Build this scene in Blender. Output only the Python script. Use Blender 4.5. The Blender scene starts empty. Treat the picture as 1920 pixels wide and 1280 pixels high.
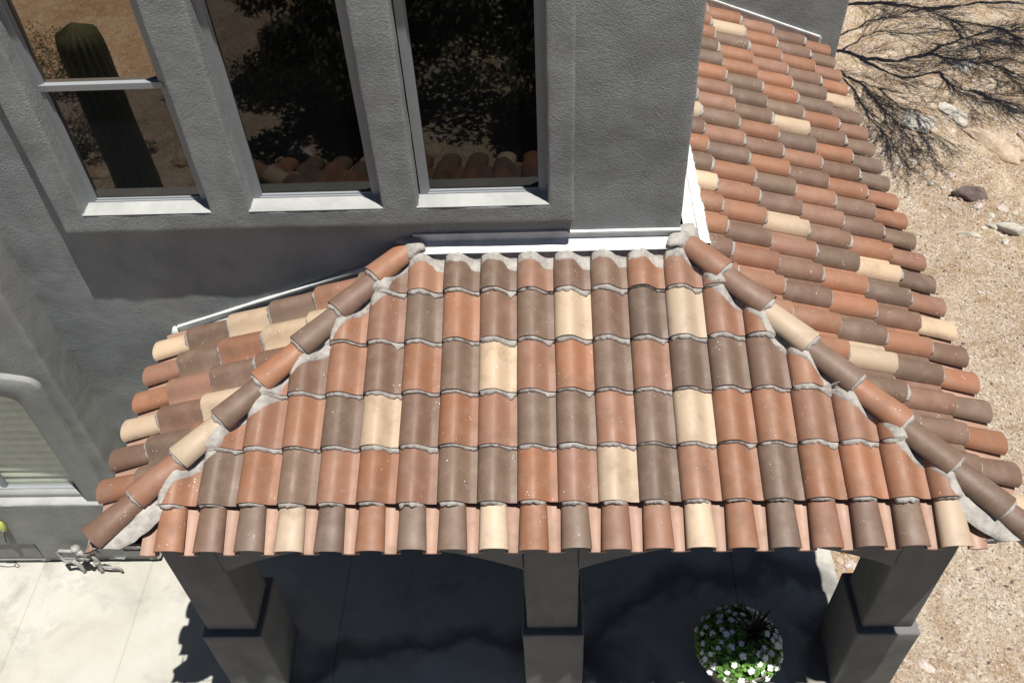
import bpy, bmesh, math, random
from mathutils import Vector, Matrix, noise
sc = bpy.context.scene
# ------------------------------------------------------------------ camera
RT = Vector((0.99898, 0.01537, -0.04245)); UP = Vector((0.0181, 0.72507, 0.68844)); FW = Vector((-0.04136, 0.6885, -0.72405))
cam = bpy.data.cameras.new('camera'); co = bpy.data.objects.new('camera', cam); sc.collection.objects.link(co)
cam.sensor_fit = 'HORIZONTAL'; cam.sensor_width = 36; cam.lens = 1701.4 * 36 / 1920; cam.clip_start = 0.1; cam.clip_end = 2000
m = Matrix((RT, UP, -FW)).transposed().to_4x4(); m.translation = Vector((2.7482, -3.1952, 9.1621)); co.matrix_world = m
sc.camera = co
# ------------------------------------------------------------------ light
SUN = Vector((0.16, -0.130, 1.0)).normalized()
w = bpy.data.worlds.new('World'); sc.world = w; w.use_nodes = True
nt = w.node_tree; bg = nt.nodes['Background']; sky = nt.nodes.new('ShaderNodeTexSky'); sky.sky_type = 'NISHITA'; sky.sun_disc = False
sky.sun_elevation = math.asin(SUN.z); sky.sun_rotation = math.atan2(SUN.x, SUN.y); sky.air_density = 0.45; sky.dust_density = 0.2
nt.links.new(sky.outputs[0], bg.inputs[0]); bg.inputs[1].default_value = 0.05
sl = bpy.data.lights.new('sun', 'SUN'); sl.energy = 5.0; sl.angle = math.radians(0.5); sl.color = (1.0, 0.965, 0.9)
so = bpy.data.objects.new('sun', sl); sc.collection.objects.link(so); so.rotation_euler = SUN.to_track_quat('Z', 'Y').to_euler()
sc.view_settings.view_transform = 'Standard'; sc.view_settings.look = 'None'; sc.view_settings.gamma = 1
sc.view_settings.exposure = 0.48
sc.cycles.max_bounces = 6; sc.cycles.diffuse_bounces = 3; sc.cycles.transparent_max_bounces = 8; sc.cycles.use_denoising = True
rnd = random.Random(7)
G = 0.61                                   # ground level
# ------------------------------------------------------------------ helpers
COL = sc.collection
def link(o, parent=None):
    COL.objects.link(o)
    if parent: o.parent = parent
    return o
def tag(o, label=None, cat=None, group=None, kind=None):
    if label: o['label'] = label
    if cat: o['category'] = cat
    if group: o['group'] = group
    if kind: o['kind'] = kind
    return o
def thing(name, label, cat, loc=(0, 0, 0), group=None):
    o = bpy.data.objects.new(name, None); o.location = loc; o.empty_display_size = .1; link(o); return tag(o, label, cat, group)
class MB:
    def __init__(s): s.v = []; s.f = []; s.c = []; s.sm = []
    def add(s, vs, fs, col=None, smooth=True):
        b = len(s.v); s.v += [tuple(p) for p in vs]; s.f += [tuple(i + b for i in f) for f in fs]
        s.c += [col] * len(fs); s.sm += [smooth] * len(fs)
    def grid(s, P, col=None, smooth=True, flip=False):
        nu, nv = len(P), len(P[0]); vs = [p for r in P for p in r]; fs = []
        for i in range(nu - 1):
            for j in range(nv - 1):
                a = i * nv + j; q = (a, a + nv, a + nv + 1, a + 1); fs.append(q[::-1] if flip else q)
        s.add(vs, fs, col, smooth)
    def box(s, a, b, col=None):
        x0, y0, z0 = a; x1, y1, z1 = b
        vs = [(x0, y0, z0), (x1, y0, z0), (x1, y1, z0), (x0, y1, z0), (x0, y0, z1), (x1, y0, z1), (x1, y1, z1), (x0, y1, z1)]
        s.add(vs, [(3, 2, 1, 0), (4, 5, 6, 7), (0, 1, 5, 4), (1, 2, 6, 5), (2, 3, 7, 6), (3, 0, 4, 7)], col, False)
    def tube(s, pts, rad, n=8, col=None, caps=True):
        pts = [Vector(p) for p in pts]; R = rad if hasattr(rad, '__len__') else [rad] * len(pts); rings = []; prev = None
        for i, p in enumerate(pts):
            d = (pts[min(i + 1, len(pts) - 1)] - pts[max(i - 1, 0)]).normalized()
            if prev is None: a = d.orthogonal().normalized()
            else: a = (prev - d * prev.dot(d)).normalized()
            prev = a; b = d.cross(a); rings.append([p + (a * math.cos(6.28318 * k / n) + b * math.sin(6.28318 * k / n)) * R[i] for k in range(n)])
        vs = [q for r in rings for q in r]; fs = []
        for i in range(len(pts) - 1):
            for k in range(n): fs.append((i * n + k, i * n + (k + 1) % n, (i + 1) * n + (k + 1) % n, (i + 1) * n + k))
        if caps: fs.append(tuple(range(n))[::-1]); fs.append(tuple((len(pts) - 1) * n + k for k in range(n)))
        s.add(vs, fs, col)
    def lathe(s, prof, c, n=32, col=None):
        vs = [(c[0] + r * math.cos(6.28318 * k / n), c[1] + r * math.sin(6.28318 * k / n), c[2] + z) for r, z in prof for k in range(n)]
        fs = [(i * n + k, i * n + (k + 1) % n, (i + 1) * n + (k + 1) % n, (i + 1) * n + k) for i in range(len(prof) - 1) for k in range(n)]
        s.add(vs, fs, col)
    def mesh(s, name, mat):
        me = bpy.data.meshes.new(name); me.from_pydata(s.v, [], s.f); me.materials.append(mat)
        me.polygons.foreach_set('use_smooth', s.sm)
        if any(c is not None for c in s.c):
            at = me.color_attributes.new('tile_colour', 'FLOAT_COLOR', 'CORNER'); L = []
            for p, c in zip(me.polygons, s.c): L += (list(c or (1, 1, 1)) + [1.0]) * p.loop_total
            at.data.foreach_set('color', L)
        me.update(); return me
    def build(s, name, mat, parent=None):
        return link(bpy.data.objects.new(name, s.mesh(name, mat)), parent)
def N3(x, y, z, sc_=1.0): return noise.noise(Vector((x * sc_, y * sc_, z * sc_)))
# ------------------------------------------------------------------ materials
def newmat(name):
    m = bpy.data.materials.new(name); m.use_nodes = True; t = m.node_tree; b = t.nodes['Principled BSDF']; return m, t, b
def nd(t, typ, **k):
    n = t.nodes.new(typ)
    for a, v in k.items():
        if a in n.inputs.keys(): n.inputs[a].default_value = v
        else: setattr(n, a, v)
    return n
def coords(t):
    return t.nodes.new('ShaderNodeNewGeometry').outputs['Position']
def noi(t, co_, scale, detail=4, rough=.55, dist=0):
    n = nd(t, 'ShaderNodeTexNoise', Scale=scale, Detail=detail, Roughness=rough, Distortion=dist); t.links.new(co_, n.inputs['Vector']); return n.outputs['Fac']
def ramp(t, fac, stops):
    r = t.nodes.new('ShaderNodeValToRGB'); e = r.color_ramp.elements
    while len(e) < len(stops): e.new(0.5)
    for q, (p, c) in zip(e, stops): q.position = p; q.color = tuple(c) + (1,) if len(c) == 3 else c
    t.links.new(fac, r.inputs[0]); return r.outputs[0]
def g3(v): return (v, v, v)
def mixc(t, a, b, fac, mode='MIX'):
    n = t.nodes.new('ShaderNodeMix'); n.data_type = 'RGBA'; n.blend_type = mode
    for s_, v in ((0, fac), (6, a), (7, b)):
        if hasattr(v, 'is_linked') or hasattr(v, 'links'): t.links.new(v, n.inputs[s_])
        else: n.inputs[s_].default_value = v if s_ == 0 else tuple(v) + (1,)
    return n.outputs[2]
def mth(t, op, a, b=None):
    n = t.nodes.new('ShaderNodeMath'); n.operation = op
    for i, v in enumerate((a, b)):
        if v is None: continue
        if hasattr(v, 'links'): t.links.new(v, n.inputs[i])
        else: n.inputs[i].default_value = v
    return n.outputs[0]
def bump(t, b, h, strength, dist, prev=None):
    n = t.nodes.new('ShaderNodeBump'); n.inputs['Strength'].default_value = strength; n.inputs['Distance'].default_value = dist
    t.links.new(h, n.inputs['Height'])
    if prev is not None: t.links.new(prev, n.inputs['Normal'])
    t.links.new(n.outputs[0], b.inputs['Normal']); return n.outputs[0]
def plain(name, col, rough=.6, metal=0, var=.12, scale=8, bmp=0):
    m, t, b = newmat(name); P = coords(t); n = noi(t, P, scale, 5)
    c = ramp(t, n, [(.3, [x * (1 - var) for x in col]), (.7, [min(1, x * (1 + var)) for x in col])])
    t.links.new(c, b.inputs['Base Color']); b.inputs['Roughness'].default_value = rough; b.inputs['Metallic'].default_value = metal
    if bmp: bump(t, b, noi(t, P, scale * 6, 4), .6, bmp)
    return m
def stucco(name, col, k=1.0):
    m, t, b = newmat(name); P = coords(t)
    n1 = noi(t, P, 1.7, 5, .6, .6); n2 = noi(t, P, 60, 3, .6)
    c = ramp(t, n1, [(.28, [x * .74 for x in col]), (.5, col), (.72, [x * 1.16 for x in col])])
    mp = t.nodes.new('ShaderNodeMapping'); mp.inputs['Scale'].default_value = (5, 5, .7); t.links.new(P, mp.inputs[0])
    c = mixc(t, c, [x * .62 for x in col], ramp(t, noi(t, mp.outputs[0], 1, 5, .65), [(.5, g3(0)), (.75, g3(.45))]))
    c = mixc(t, c, [x * 1.35 for x in col], ramp(t, noi(t, P, 3.4, 5, .7, .3), [(.56, g3(0)), (.75, g3(.4))]))
    c = mixc(t, c, [x * .75 for x in col], mth(t, 'MULTIPLY', n2, .35)); t.links.new(c, b.inputs['Base Color'])
    b.inputs['Roughness'].default_value = .92; b.inputs['Specular IOR Level'].default_value = .15
    wv = noi(t, P, 5, 2, .5, .2); fine = noi(t, P, 82, 3, .6, .15); med = noi(t, P, 26, 3, .6, .1)
    msk = ramp(t, noi(t, P, 2.3, 2), [(.35, g3(.35)), (.65, g3(1))])
    a = bump(t, b, wv, 1, .0045 * k); a = bump(t, b, med, 1, .0016 * k, a)
    bump(t, b, mth(t, 'MULTIPLY', fine, msk), 1, .0062 * k, a); return m
STU = stucco('grey stucco', (.25, .268, .268), 1.6); STU2 = stucco('warm grey stucco', (.27, .275, .262), 1.2); STUC = stucco('column stucco', (.155, .156, .155), .8); SUNLIT_STU = stucco('stucco with painted sunlight', (.35, .355, .345), .4)  # last one: same wall stucco, sunlight on top faces put into the colour
def tilemat():
    m, t, b = newmat('fired clay tile'); P = coords(t)
    at = t.nodes.new('ShaderNodeVertexColor'); at.layer_name = 'tile_colour'; c = at.outputs[0]
    c = mixc(t, c, (.36, .27, .22), ramp(t, noi(t, P, 7, 6, .65), [(.46, g3(0)), (.8, g3(.28))]))          # dusty blush
    c = mixc(t, c, (.10, .07, .05), ramp(t, noi(t, P, 5, 5, .7), [(.5, g3(0)), (.75, g3(.42))]))            # soot and water marks
    c = mixc(t, c, (.95, .93, .9), ramp(t, noi(t, P, 26, 6, .75), [(.0, g3(.0)), (.66, g3(0)), (.78, g3(.4))]))
    v = nd(t, 'ShaderNodeTexVoronoi', Scale=34.0); wp = t.nodes.new('ShaderNodeVectorMath'); wp.operation = 'ADD'
    nn = nd(t, 'ShaderNodeTexNoise', Scale=30.0); t.links.new(P, nn.inputs['Vector']); sc2 = t.nodes.new('ShaderNodeVectorMath'); sc2.operation = 'SCALE'; sc2.inputs['Scale'].default_value = .03
    t.links.new(nn.outputs['Color'], sc2.inputs[0]); t.links.new(P, wp.inputs[0]); t.links.new(sc2.outputs[0], wp.inputs[1]); t.links.new(wp.outputs[0], v.inputs['Vector'])
    dots = ramp(t, v.outputs['Distance'], [(.0, g3(1)), (.12, g3(1)), (.17, g3(0))])
    dm = ramp(t, noi(t, P, 6.5, 3, .6), [(.575, g3(0)), (.66, g3(.8))])
    c = mixc(t, c, (.62, .58, .54), mth(t, 'MULTIPLY', dots, dm)); t.links.new(c, b.inputs['Base Color'])   # mortar splashes
    rr_ = ramp(t, noi(t, P, 5, 4), [(.3, g3(.50)), (.7, g3(.66))]); t.links.new(rr_, b.inputs['Roughness']); b.inputs['Specular IOR Level'].default_value = .38
    a = bump(t, b, noi(t, P, 18, 4), .5, .002); bump(t, b, noi(t, P, 160, 3), .5, .0007, a); return m
TILE = tilemat()
def mortarmat():
    m, t, b = newmat('pale mortar'); P = coords(t)
    c = ramp(t, noi(t, P, 14, 6, .7), [(.28, (.20, .185, .17)), (.5, (.33, .305, .28)), (.7, (.41, .388, .36))]); t.links.new(c, b.inputs['Base Color'])
    b.inputs['Roughness'].default_value = .9; a = bump(t, b, noi(t, P, 20, 4, .6, .6), 1, .010); bump(t, b, noi(t, P, 150, 3), .8, .002, a); return m
MORT = mortarmat()
WHT = plain('painted flashing', (.54, .55, .54), .5, var=.16, scale=7, bmp=.003); FRM = plain('grey vinyl window frame', (.25, .265, .28), .45, var=.04)
DARK = plain('dark cavity', (.02, .02, .02), .9); FASC = plain('grey fascia paint', (.20, .20, .19), .7)
# ------------------------------------------------------------------ roof constants
A = 0.3614; TA = math.tan(A); SA = math.sin(A); CA = math.cos(A)
XL, XR, D, XC, YB = -0.4873, 5.9633, 2.197, 3.757, 6.62
HB = 3.7491 - .048; W = .28; E0 = .4052; S0 = .3411
class Slope:      # maps (u, s, n) to the world: u along the eave (to the right looking up the slope), s up the slope, n off it
    def __init__(s, kind): s.k = kind
    def p(s, u, t, n):
        a = t * CA - n * SA; z = HB + t * SA + n * CA
        if s.k == 'F': return (u, a, z)
        if s.k == 'R': return (XR - a, u, z)
        return (XL + a, u * -1, z)          # left: u runs towards -Y
def prof(u, k=0):                            # S tile height over one width
    if u < .095: x = (u - .095) / .1085; return max(.012, .094 * math.sqrt(max(0, 1 - x * x)) ** .95)
    if u < .228: return .094 * (.5 + .5 * math.cos(math.pi * (u - .095) / .133)) ** .95 + .003
    return .003 - .002 * ((u - .228) / .052)
US = [-.0130, -.0115, -.006, .000, .007, .02, .04, .065, .09, .115, .14, .16, .18, .2, .215, .228, .25, .279]
PAL = {'T': (.238, .110, .062), 'B': (.140, .092, .066), 'C': (.44, .33, .228)}
def tcol(ch, r=rnd):
    b = PAL[ch]; j = r.uniform(.86, 1.14); h = r.uniform(-.045, .045)
    if ch == 'B' and r.random() < .35: b = (.148, .087, .061)
    if ch == 'T' and r.random() < .4: b = (.225, .115, .074)
    return (b[0] * j * (1 + h), b[1] * j, b[2] * j * (1 - h))
def lift(ds, L): return .054 * (1 - ds / L)
def s_tile(mb, S, u0, s0, L, col, ub=0.0, seed=0):
    rn = random.Random(seed); tw = rn.uniform(-.004, .004); ds0 = rn.uniform(-.006, .006); k = rn.uniform(.96, 1.05); th = .010
    rows = []; back = []
    for ds in (0, .006, L * .5, L):
        e = -.002 if ds == 0 else 0
        rows.append([S.p(u0 + u + tw * (1 - ds / L), s0 + ds + ds0, k * prof(u) + lift(ds, L) + e) for u in US])
        back.append([S.p(u0 + u + tw * (1 - ds / L), s0 + ds + ds0, k * prof(u) + lift(ds, L) - th) for u in US])
    mb.grid(rows, col, flip=False); mb.grid(back, [c * .6 for c in col], flip=True)  # undersides coloured darker to deepen the shade below the lips
    mb.grid([back[0], rows[0]], [c * .9 for c in col], False)
    mb.grid([[r[0] for r in back], [r[0] for r in rows]], col, False, True); mb.grid([[r[-1] for r in back], [r[-1] for r in rows]], col, False)
def seam_mortar(mb, S, u0, s0, seed, usel=None, skip=.0):
    """lumpy mortar bead squeezed out under the butt edge of an S tile"""
    rn = random.Random(seed * 13 + 5); n = 26; P = []
    a, b = (usel or (-.004, .272)); big = rn.uniform(.35, 1.3); drip = rn.uniform(0, 1)
    for i in range(n + 1):
        u = a + (b - a) * i / n; g = u0 + u; h0 = prof(max(u, 0)); top = h0 + .054 - .014
        low = h0 + .010
        nn = noise.noise(Vector((g * 38, s0 * 31, seed * 1.7))); n2 = noise.noise(Vector((g * 95, s0 * 17, seed * .7 + 9)))
        pan = 1 if u > .2 else 0
        ex = (.019 + .013 * nn + .004 * n2) * big + (.010 if S.k != 'F' else 0) + (.008 * max(0, nn + .2) if pan else 0)
        if drip > .8 and abs(u - .22) < .04: ex += .016 * (.5 + .5 * math.cos(math.pi * (u - .22) / .04))
        fade = min(1, (u - a) / .012, (b - u) / .012); ex = ex * fade - .004 * (1 - fade)
        h1 = low + (top - low) * .55
        P.append([S.p(g, s0 + .03, top), S.p(g, s0 + .004, top + .0005), S.p(g, s0 - ex * .55, top - .004 + .002 * n2), S.p(g, s0 - ex - .004, h1 + .004 * nn), S.p(g, s0 - ex * 1.25 - .004, low - .002), S.p(g, s0 - ex * 1.1 + .01, low - .012)])
    mb.grid(P, flip=True)
def eave_barrel(mb, S, u0, sa, sb, col, seed):
    rn = random.Random(seed); n = 14; rows = []; back = []; th = .013; tw = rn.uniform(-.006, .006)
    for s_, w_, h_, l_ in ((sa, .206, .074, .045), (sa + .006, .206, .074, .045), (sb, .178, .066, .018)):
        c = u0 + .104 - (.212 - w_) * .18 + (tw if s_ < sb else 0); r0 = []; r1 = []
        for i in range(n + 1):
            an = math.pi * i / n; r0.append(S.p(c - math.cos(an) * w_ / 2, s_, l_ + h_ * math.sin(an) ** .85)); r1.append(S.p(c - math.cos(an) * (w_ / 2 - th), s_, l_ - .004 + (h_ - th + .002) * math.sin(an) ** .85))
        rows.append(r0); back.append(r1)
    mb.grid(rows, col); mb.grid(back, col, flip=True); mb.grid([back[0], rows[0]], col, False)
def pan(mb, S, u0, sa, sb, col):
    rows = [[S.p(u0 + .185 + .13 * i / 8 - .005, s_, -.012 + .026 * (2 * i / 8 - 1) ** 2 + (.012 if s_ < sb else 0)) for i in range(9)] for s_ in (sa, sb)]
    low = [[(p[0], p[1], p[2] - .013) for p in r] for r in rows]
    mb.grid(rows, col); mb.grid(low, col, flip=True); mb.grid([low[0], rows[0]], col, False)
def clip(me, planes):
    bm = bmesh.new(); bm.from_mesh(me)
    for co_, no in planes:
        bmesh.ops.bisect_plane(bm, geom=bm.verts[:] + bm.edges[:] + bm.faces[:], plane_co=co_, plane_no=no, clear_outer=True)
    bm.to_mesh(me); bm.free()
# ================================================================== HOUSE
house = thing('house', 'grey stucco house wing with a clay tiled hip roof porch below three tall windows', 'house', (2.5, 3, G))
def hp(mb, name, mat, parent=None, label=None):
    o = mb.build(name, mat); par = parent or house
    o.parent = par; o.matrix_parent_inverse = Matrix.Translation(-Vector((2.5, 3, G)))
    if parent is not None: o.matrix_parent_inverse = Matrix.Identity(4)
    if label: o['label'] = label
    return o
# ---- stucco plates with openings, rounded edges and hand-trowelled unevenness
def lines(a, b, step, extra=()):
    n = max(1, round((b - a) / step)); L = sorted(set([round(a + (b - a) * i / n, 4) for i in range(n + 1)])); ex = sorted(round(e, 4) for e in extra)
    L = [v for v in L if all(abs(v - e) > step * .45 for e in ex) or v in (round(a, 4), round(b, 4))]
    return sorted(set(L + ex))
def plate(x0, x1, z0, z1, yf, yb, holes=(), step=.06, bev=.02, amp=.004, freq=4.0, fn=None, deep=None):
    xs = lines(x0, x1, step, [h[0] for h in holes] + [h[1] for h in holes]); zs = lines(z0, z1, step, [h[2] for h in holes] + [h[3] for h in holes])
    bm = bmesh.new(); V = {}
    def v(i, j):
        if (i, j) not in V: V[(i, j)] = bm.verts.new((xs[i], yf, zs[j]))
        return V[(i, j)]
    for i in range(len(xs) - 1):
        for j in range(len(zs) - 1):
            cx, cz = (xs[i] + xs[i + 1]) / 2, (zs[j] + zs[j + 1]) / 2
            if any(h[0] < cx < h[1] and h[2] < cz < h[3] for h in holes): continue
            bm.faces.new((v(i, j), v(i + 1, j), v(i + 1, j + 1), v(i, j + 1)))
    be = [e for e in bm.edges if len(e.link_faces) == 1]
    r = bmesh.ops.extrude_edge_only(bm, edges=be); nv = [g for g in r['geom'] if isinstance(g, bmesh.types.BMVert)]
    for q in nv: q.co.y = yb
    bmesh.ops.recalc_face_normals(bm, faces=bm.faces[:])
    if bev:
        ed = [e for e in bm.edges if len(e.link_faces) == 2 and e.calc_face_angle(0) > .9]
        bmesh.ops.bevel(bm, geom=ed, offset=bev, segments=4, affect='EDGES', profile=.5)
    bm.normal_update()
    for q in bm.verts:
        c = q.co; d = noise.noise(c * freq) * amp + noise.noise(c * freq * 3.1 + Vector((5, 5, 5))) * amp * .4
        if abs(c.y - yb) > 1e-4 or yb - yf > .2: c += q.normal * d
        if fn: fn(c)
    for f_ in bm.faces: f_.smooth = True
    me = bpy.data.meshes.new('plate'); bm.to_mesh(me); bm.free(); return me
def hplate(name, mat, label=None, **k):
    me = plate(**k); me.materials.append(mat); o = bpy.data.objects.new(name, me); link(o, house); o.matrix_parent_inverse = Matrix.Translation(-Vector((2.5, 3, G)))
    if label: o['label'] = label
    return o
YL_ = 1.85
FR = [(-.68, .19), (.58, 1.485), (1.84, 2.728)]      # window frames
FZ0, FZ1 = 5.04, 7.35
OP = [(-.705, .25), (.553, 1.533), (1.80, 2.757)]
TOP = 7.7
hplate('upper_wall', STU, x0=-6.5, x1=XC, z0=1.0, z1=TOP, yf=D, yb=D + .3, holes=[(a, b, 5.045, 7.4) for a, b in OP], amp=.006, bev=.02, step=.07)
hplate('window_surround', STU, 'thick projecting stucco band framing the three tall windows', x0=-.915, x1=2.945, z0=4.87, z1=7.62, yf=D - .105, yb=D + .02, holes=[(a, b, 5.045, 7.4) for a, b in OP], amp=.006, bev=.022, step=.05)
mb = MB(); mb.box((-6.5, D + .31, G), (XC - .01, 7.4, TOP - .05)); mb.box((-6.5, D + .012, G - .2), (XC - .01, D + .30, 3.56))
mb.box((3.0, 6.66, G - .2), (6.165, 7.5, TOP)); mb.box((XC - .012, D + .03, 3.4), (XC, 6.9, TOP - .02))
for a, b in OP: pass
hp(mb, 'main_wall', STU, label='plain side and rear grey stucco walls')
hplate('rear_wall', STU, 'rear stucco wall rising past the far end of the side roof', x0=3.5, x1=6.17, z0=G, z1=TOP, yf=6.62, yb=6.9, amp=.006, bev=.02, step=.09)
mb = MB(); mb.grid([[(x, YL_ + .01, 1.727), (x, YL_ - .035, 1.726), (x, YL_ - .082, 1.722 + .002 * N3(x, 1, 1, 6)), (x, YL_ - .092, 1.70)] for x in [-5.2 + 3.74 * i / 30 for i in range(31)]], flip=True); hp(mb, 'ledge', SUNLIT_STU, label='ledge cap under the blinds window, sunlight painted into its colour')  # thin cap added to carry the painted sunlight on the wall top
# ---- windows
def glassmat(name, refl, tint=(1, .95, .86), base=.004):
    m, t, b = newmat(name); out = t.nodes['Material Output']; gl = nd(t, 'ShaderNodeBsdfGlossy', Roughness=.012); gl.inputs[0].default_value = tuple(refl * c for c in tint) + (1,)
    b.inputs['Base Color'].default_value = (base, base * 1.2, base * 1.3, 1); b.inputs['Roughness'].default_value = .02
    bm_ = nd(t, 'ShaderNodeBump', Strength=.25, Distance=.002); t.links.new(noi(t, coords(t), 2.2, 2), bm_.inputs['Height']); t.links.new(bm_.outputs[0], gl.inputs['Normal'])
    ad = t.nodes.new('ShaderNodeAddShader'); t.links.new(gl.outputs[0], ad.inputs[0]); t.links.new(b.outputs[0], ad.inputs[1]); t.links.new(ad.outputs[0], out.inputs[0]); return m
PANE = glassmat('coated glass', .22, (1, .78, .56)); SCRN = glassmat('glass behind insect screen', .042, (1, .85, .75), base=.008); DIM = glassmat('dim glass', .018, (1, .95, .8), base=.003)
def window(i, rail):
    x0, x1 = FR[i]; y = D + .03; z0, z1 = FZ0, FZ1; t_ = .028
    win = MB()
    for (a, b, c, d_) in ((x0 - .03, x0 + t_, z0 - .02, z1), (x1 - t_, x1 + .03, z0 - .02, z1), (x0 + t_, x1 - t_, z0 - .02, z0 + .03), (x0 + t_, x1 - t_, z1 - .03, z1)):
        win.box((a, y, c), (b, y + .06, d_))
    # inner stepped bead
    for (a, b, c, d_) in ((x0 + t_, x0 + t_ + .012, z0 + .03, z1 - .03), (x1 - t_ - .012, x1 - t_, z0 + .03, z1 - .03), (x0 + t_ + .012, x1 - t_ - .012, z0 + .03, z0 + .042)):
        win.box((a, y + .014, c), (b, y + .05, d_))
    o = hp(win, 'window', FRM, label=['window with a horizontal mid rail, reflecting a cactus', 'middle tall dark window', 'right tall dark window by the plain wall'][i])
    if rail:
        r = MB(); r.box((x0 + .012, y - .008, 6.005), (x1 - .012, y + .045, 6.05)); q = r.build('rail', FRM, o)
        p2 = MB(); p2.add([(x0, y + .028, z0), (x1, y + .028, z0), (x1, y + .028, 6.02), (x0, y + .028, 6.02)], [(0, 1, 2, 3)], smooth=False); p2.build('insect_screen', SCRN, o)
        p = MB(); p.add([(x0, y + .034, 6.03), (x1, y + .034, 6.03), (x1, y + .034, z1), (x0, y + .034, z1)], [(0, 1, 2, 3)], smooth=False); p.build('pane', PANE, o)
    else:
        p = MB(); p.add([(x0, y + .034, z0), (x1, y + .034, z0), (x1, y + .034, z1), (x0, y + .034, z1)], [(0, 1, 2, 3)], smooth=False); p.build('pane', DIM, o)
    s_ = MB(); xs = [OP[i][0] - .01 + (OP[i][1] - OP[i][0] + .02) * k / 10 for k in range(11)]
    s_.grid([[(x, y + .02, 5.062), (x, D - .03, 5.058 + .003 * N3(x, i, 2, 5)), (x, D - .095, 5.052), (x, D - .106, 5.044)] for x in xs], flip=True); s_.build('sill', SUNLIT_STU, o)  # sill tops use the stucco lightened for sunlight
for i in range(3): window(i, i == 0)
# ---- lower left bay with blinds window
YL = 1.85
hplate('bay_wall', STU2, 'projecting lower stucco bay at the left around the blinds window', x0=-5.2, x1=-1.5, z0=1.66, z1=5.3, yf=YL, yb=D + .02, holes=[(-3.4, -1.80, 1.79, 3.42)], amp=.006, bev=.035, step=.055, freq=2.2)
hplate('base_wall', STU2, 'lowest band of the left wall with a sunlit top ledge', x0=-5.2, x1=-1.46, z0=G + .06, z1=1.72, yf=YL - .09, yb=YL + .3, holes=[(-4.4, -2.72, G + .0601, .975)], amp=.007, bev=.016, step=.06)
mb = MB(); mb.box((-5.2, YL - .02, G - .1), (-1.5, YL + .3, 1.6)); mb.box((-5.2, YL - .075, G - .1), (-2.74, YL + .1, .99))
hp(mb, 'foundation', FASC, label='dark recessed footing under the left wall')
# raised trim round the arched opening
def trim_path(xr, zt, xl, zsp, zb, n=14):
    pts = [(xr, zb)]; 
    for i in range(9): pts.append((xr, zb + (zsp - zb) * (i + 1) / 9))
    cx = (xl + xr) / 2; hw = (xr - xl) / 2; R_ = .16
    for i in range(1, 7):
        a = math.pi / 2 * i / 6 * .82; pts.append((xr - R_ + R_ * math.cos(a), zsp + R_ * .8 * math.sin(a)))
    x1_, z1_ = pts[-1]
    for i in range(1, n + 1):
        q = i / n; x = x1_ + (cx * 2 - x1_ - x1_) * q; pts.append((x, z1_ + (zt - z1_) * (1 - (2 * q - 1) ** 2)))
    L = [(2 * cx - x, z) for x, z in pts[:16]][::-1][1:]
    return pts + L
o_ = trim_path(-1.62, 3.66, -3.75, 3.42, 1.73); i_ = trim_path(-1.88, 3.46, -3.49, 3.20, 1.73)
mb = MB(); rows = []
for (ax, az), (bx, bz) in zip(o_, i_):
    rows.append([(ax, YL + .01, az), (ax, YL - .045, az), (ax - (ax - bx) * .06, YL - .058, az - (az - bz) * .06), (bx + (ax - bx) * .06, YL - .056, bz + (az - bz) * .06), (bx, YL - .045, bz), (bx, YL + .12, bz)])
mb.grid(rows, flip=True); hp(mb, 'window_trim', STU2, label='raised arched stucco trim round the blinds window')
mb = MB()
for a in ((-3.5, YL + .06, 1.72), ): mb.box((-3.45, YL + .055, 1.73), (-1.84, YL + .11, 1.80)); mb.box((-3.45, YL + .02, 1.73), (-1.84, YL + .054, 1.752)); mb.box((-1.90, YL + .055, 1.80), (-1.84, YL + .11, 3.3)); mb.box((-2.75, YL + .07, 1.80), (-2.70, YL + .11, 3.4))
lw = hp(mb, 'window', FRM, label='lower left arched window with horizontal blinds')
m_, t, b = newmat('clear glass'); out = t.nodes['Material Output']; tr = t.nodes.new('ShaderNodeBsdfTransparent'); tr.inputs[0].default_value = (.86, .88, .84, 1); gl = nd(t, 'ShaderNodeBsdfGlossy', Roughness=.01); gl.inputs[0].default_value = (.8, .8, .8, 1)
mx = t.nodes.new('ShaderNodeMixShader'); mx.inputs[0].default_value = .12; t.links.new(tr.outputs[0], mx.inputs[1]); t.links.new(gl.outputs[0], mx.inputs[2]); t.links.new(mx.outputs[0], out.inputs[0]); CLEAR = m_
p = MB(); p.add([(-3.4, YL + .09, 1.78), (-1.86, YL + .09, 1.78), (-1.86, YL + .09, 3.5), (-3.4, YL + .09, 3.5)], [(0, 1, 2, 3)], smooth=False); p.build('pane', CLEAR, lw)
bl = MB()
for k in range(17):
    z = 1.80 + k * .105; bl.grid([[(-3.4, YL + .125, z), (-3.4, YL + .13, z + .05), (-3.4, YL + .155, z + .096)], [(-1.8, YL + .125, z), (-1.8, YL + .13, z + .05), (-1.8, YL + .155, z + .096)]], flip=True)
bl.build('blind', plain('cream blind slats', (.66, .66, .58), .6), lw)
mb = MB(); mb.box((-3.45, YL + .2, 1.7), (-1.8, YL + .22, 3.7)); mb.build('lining', DARK, lw)
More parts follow.
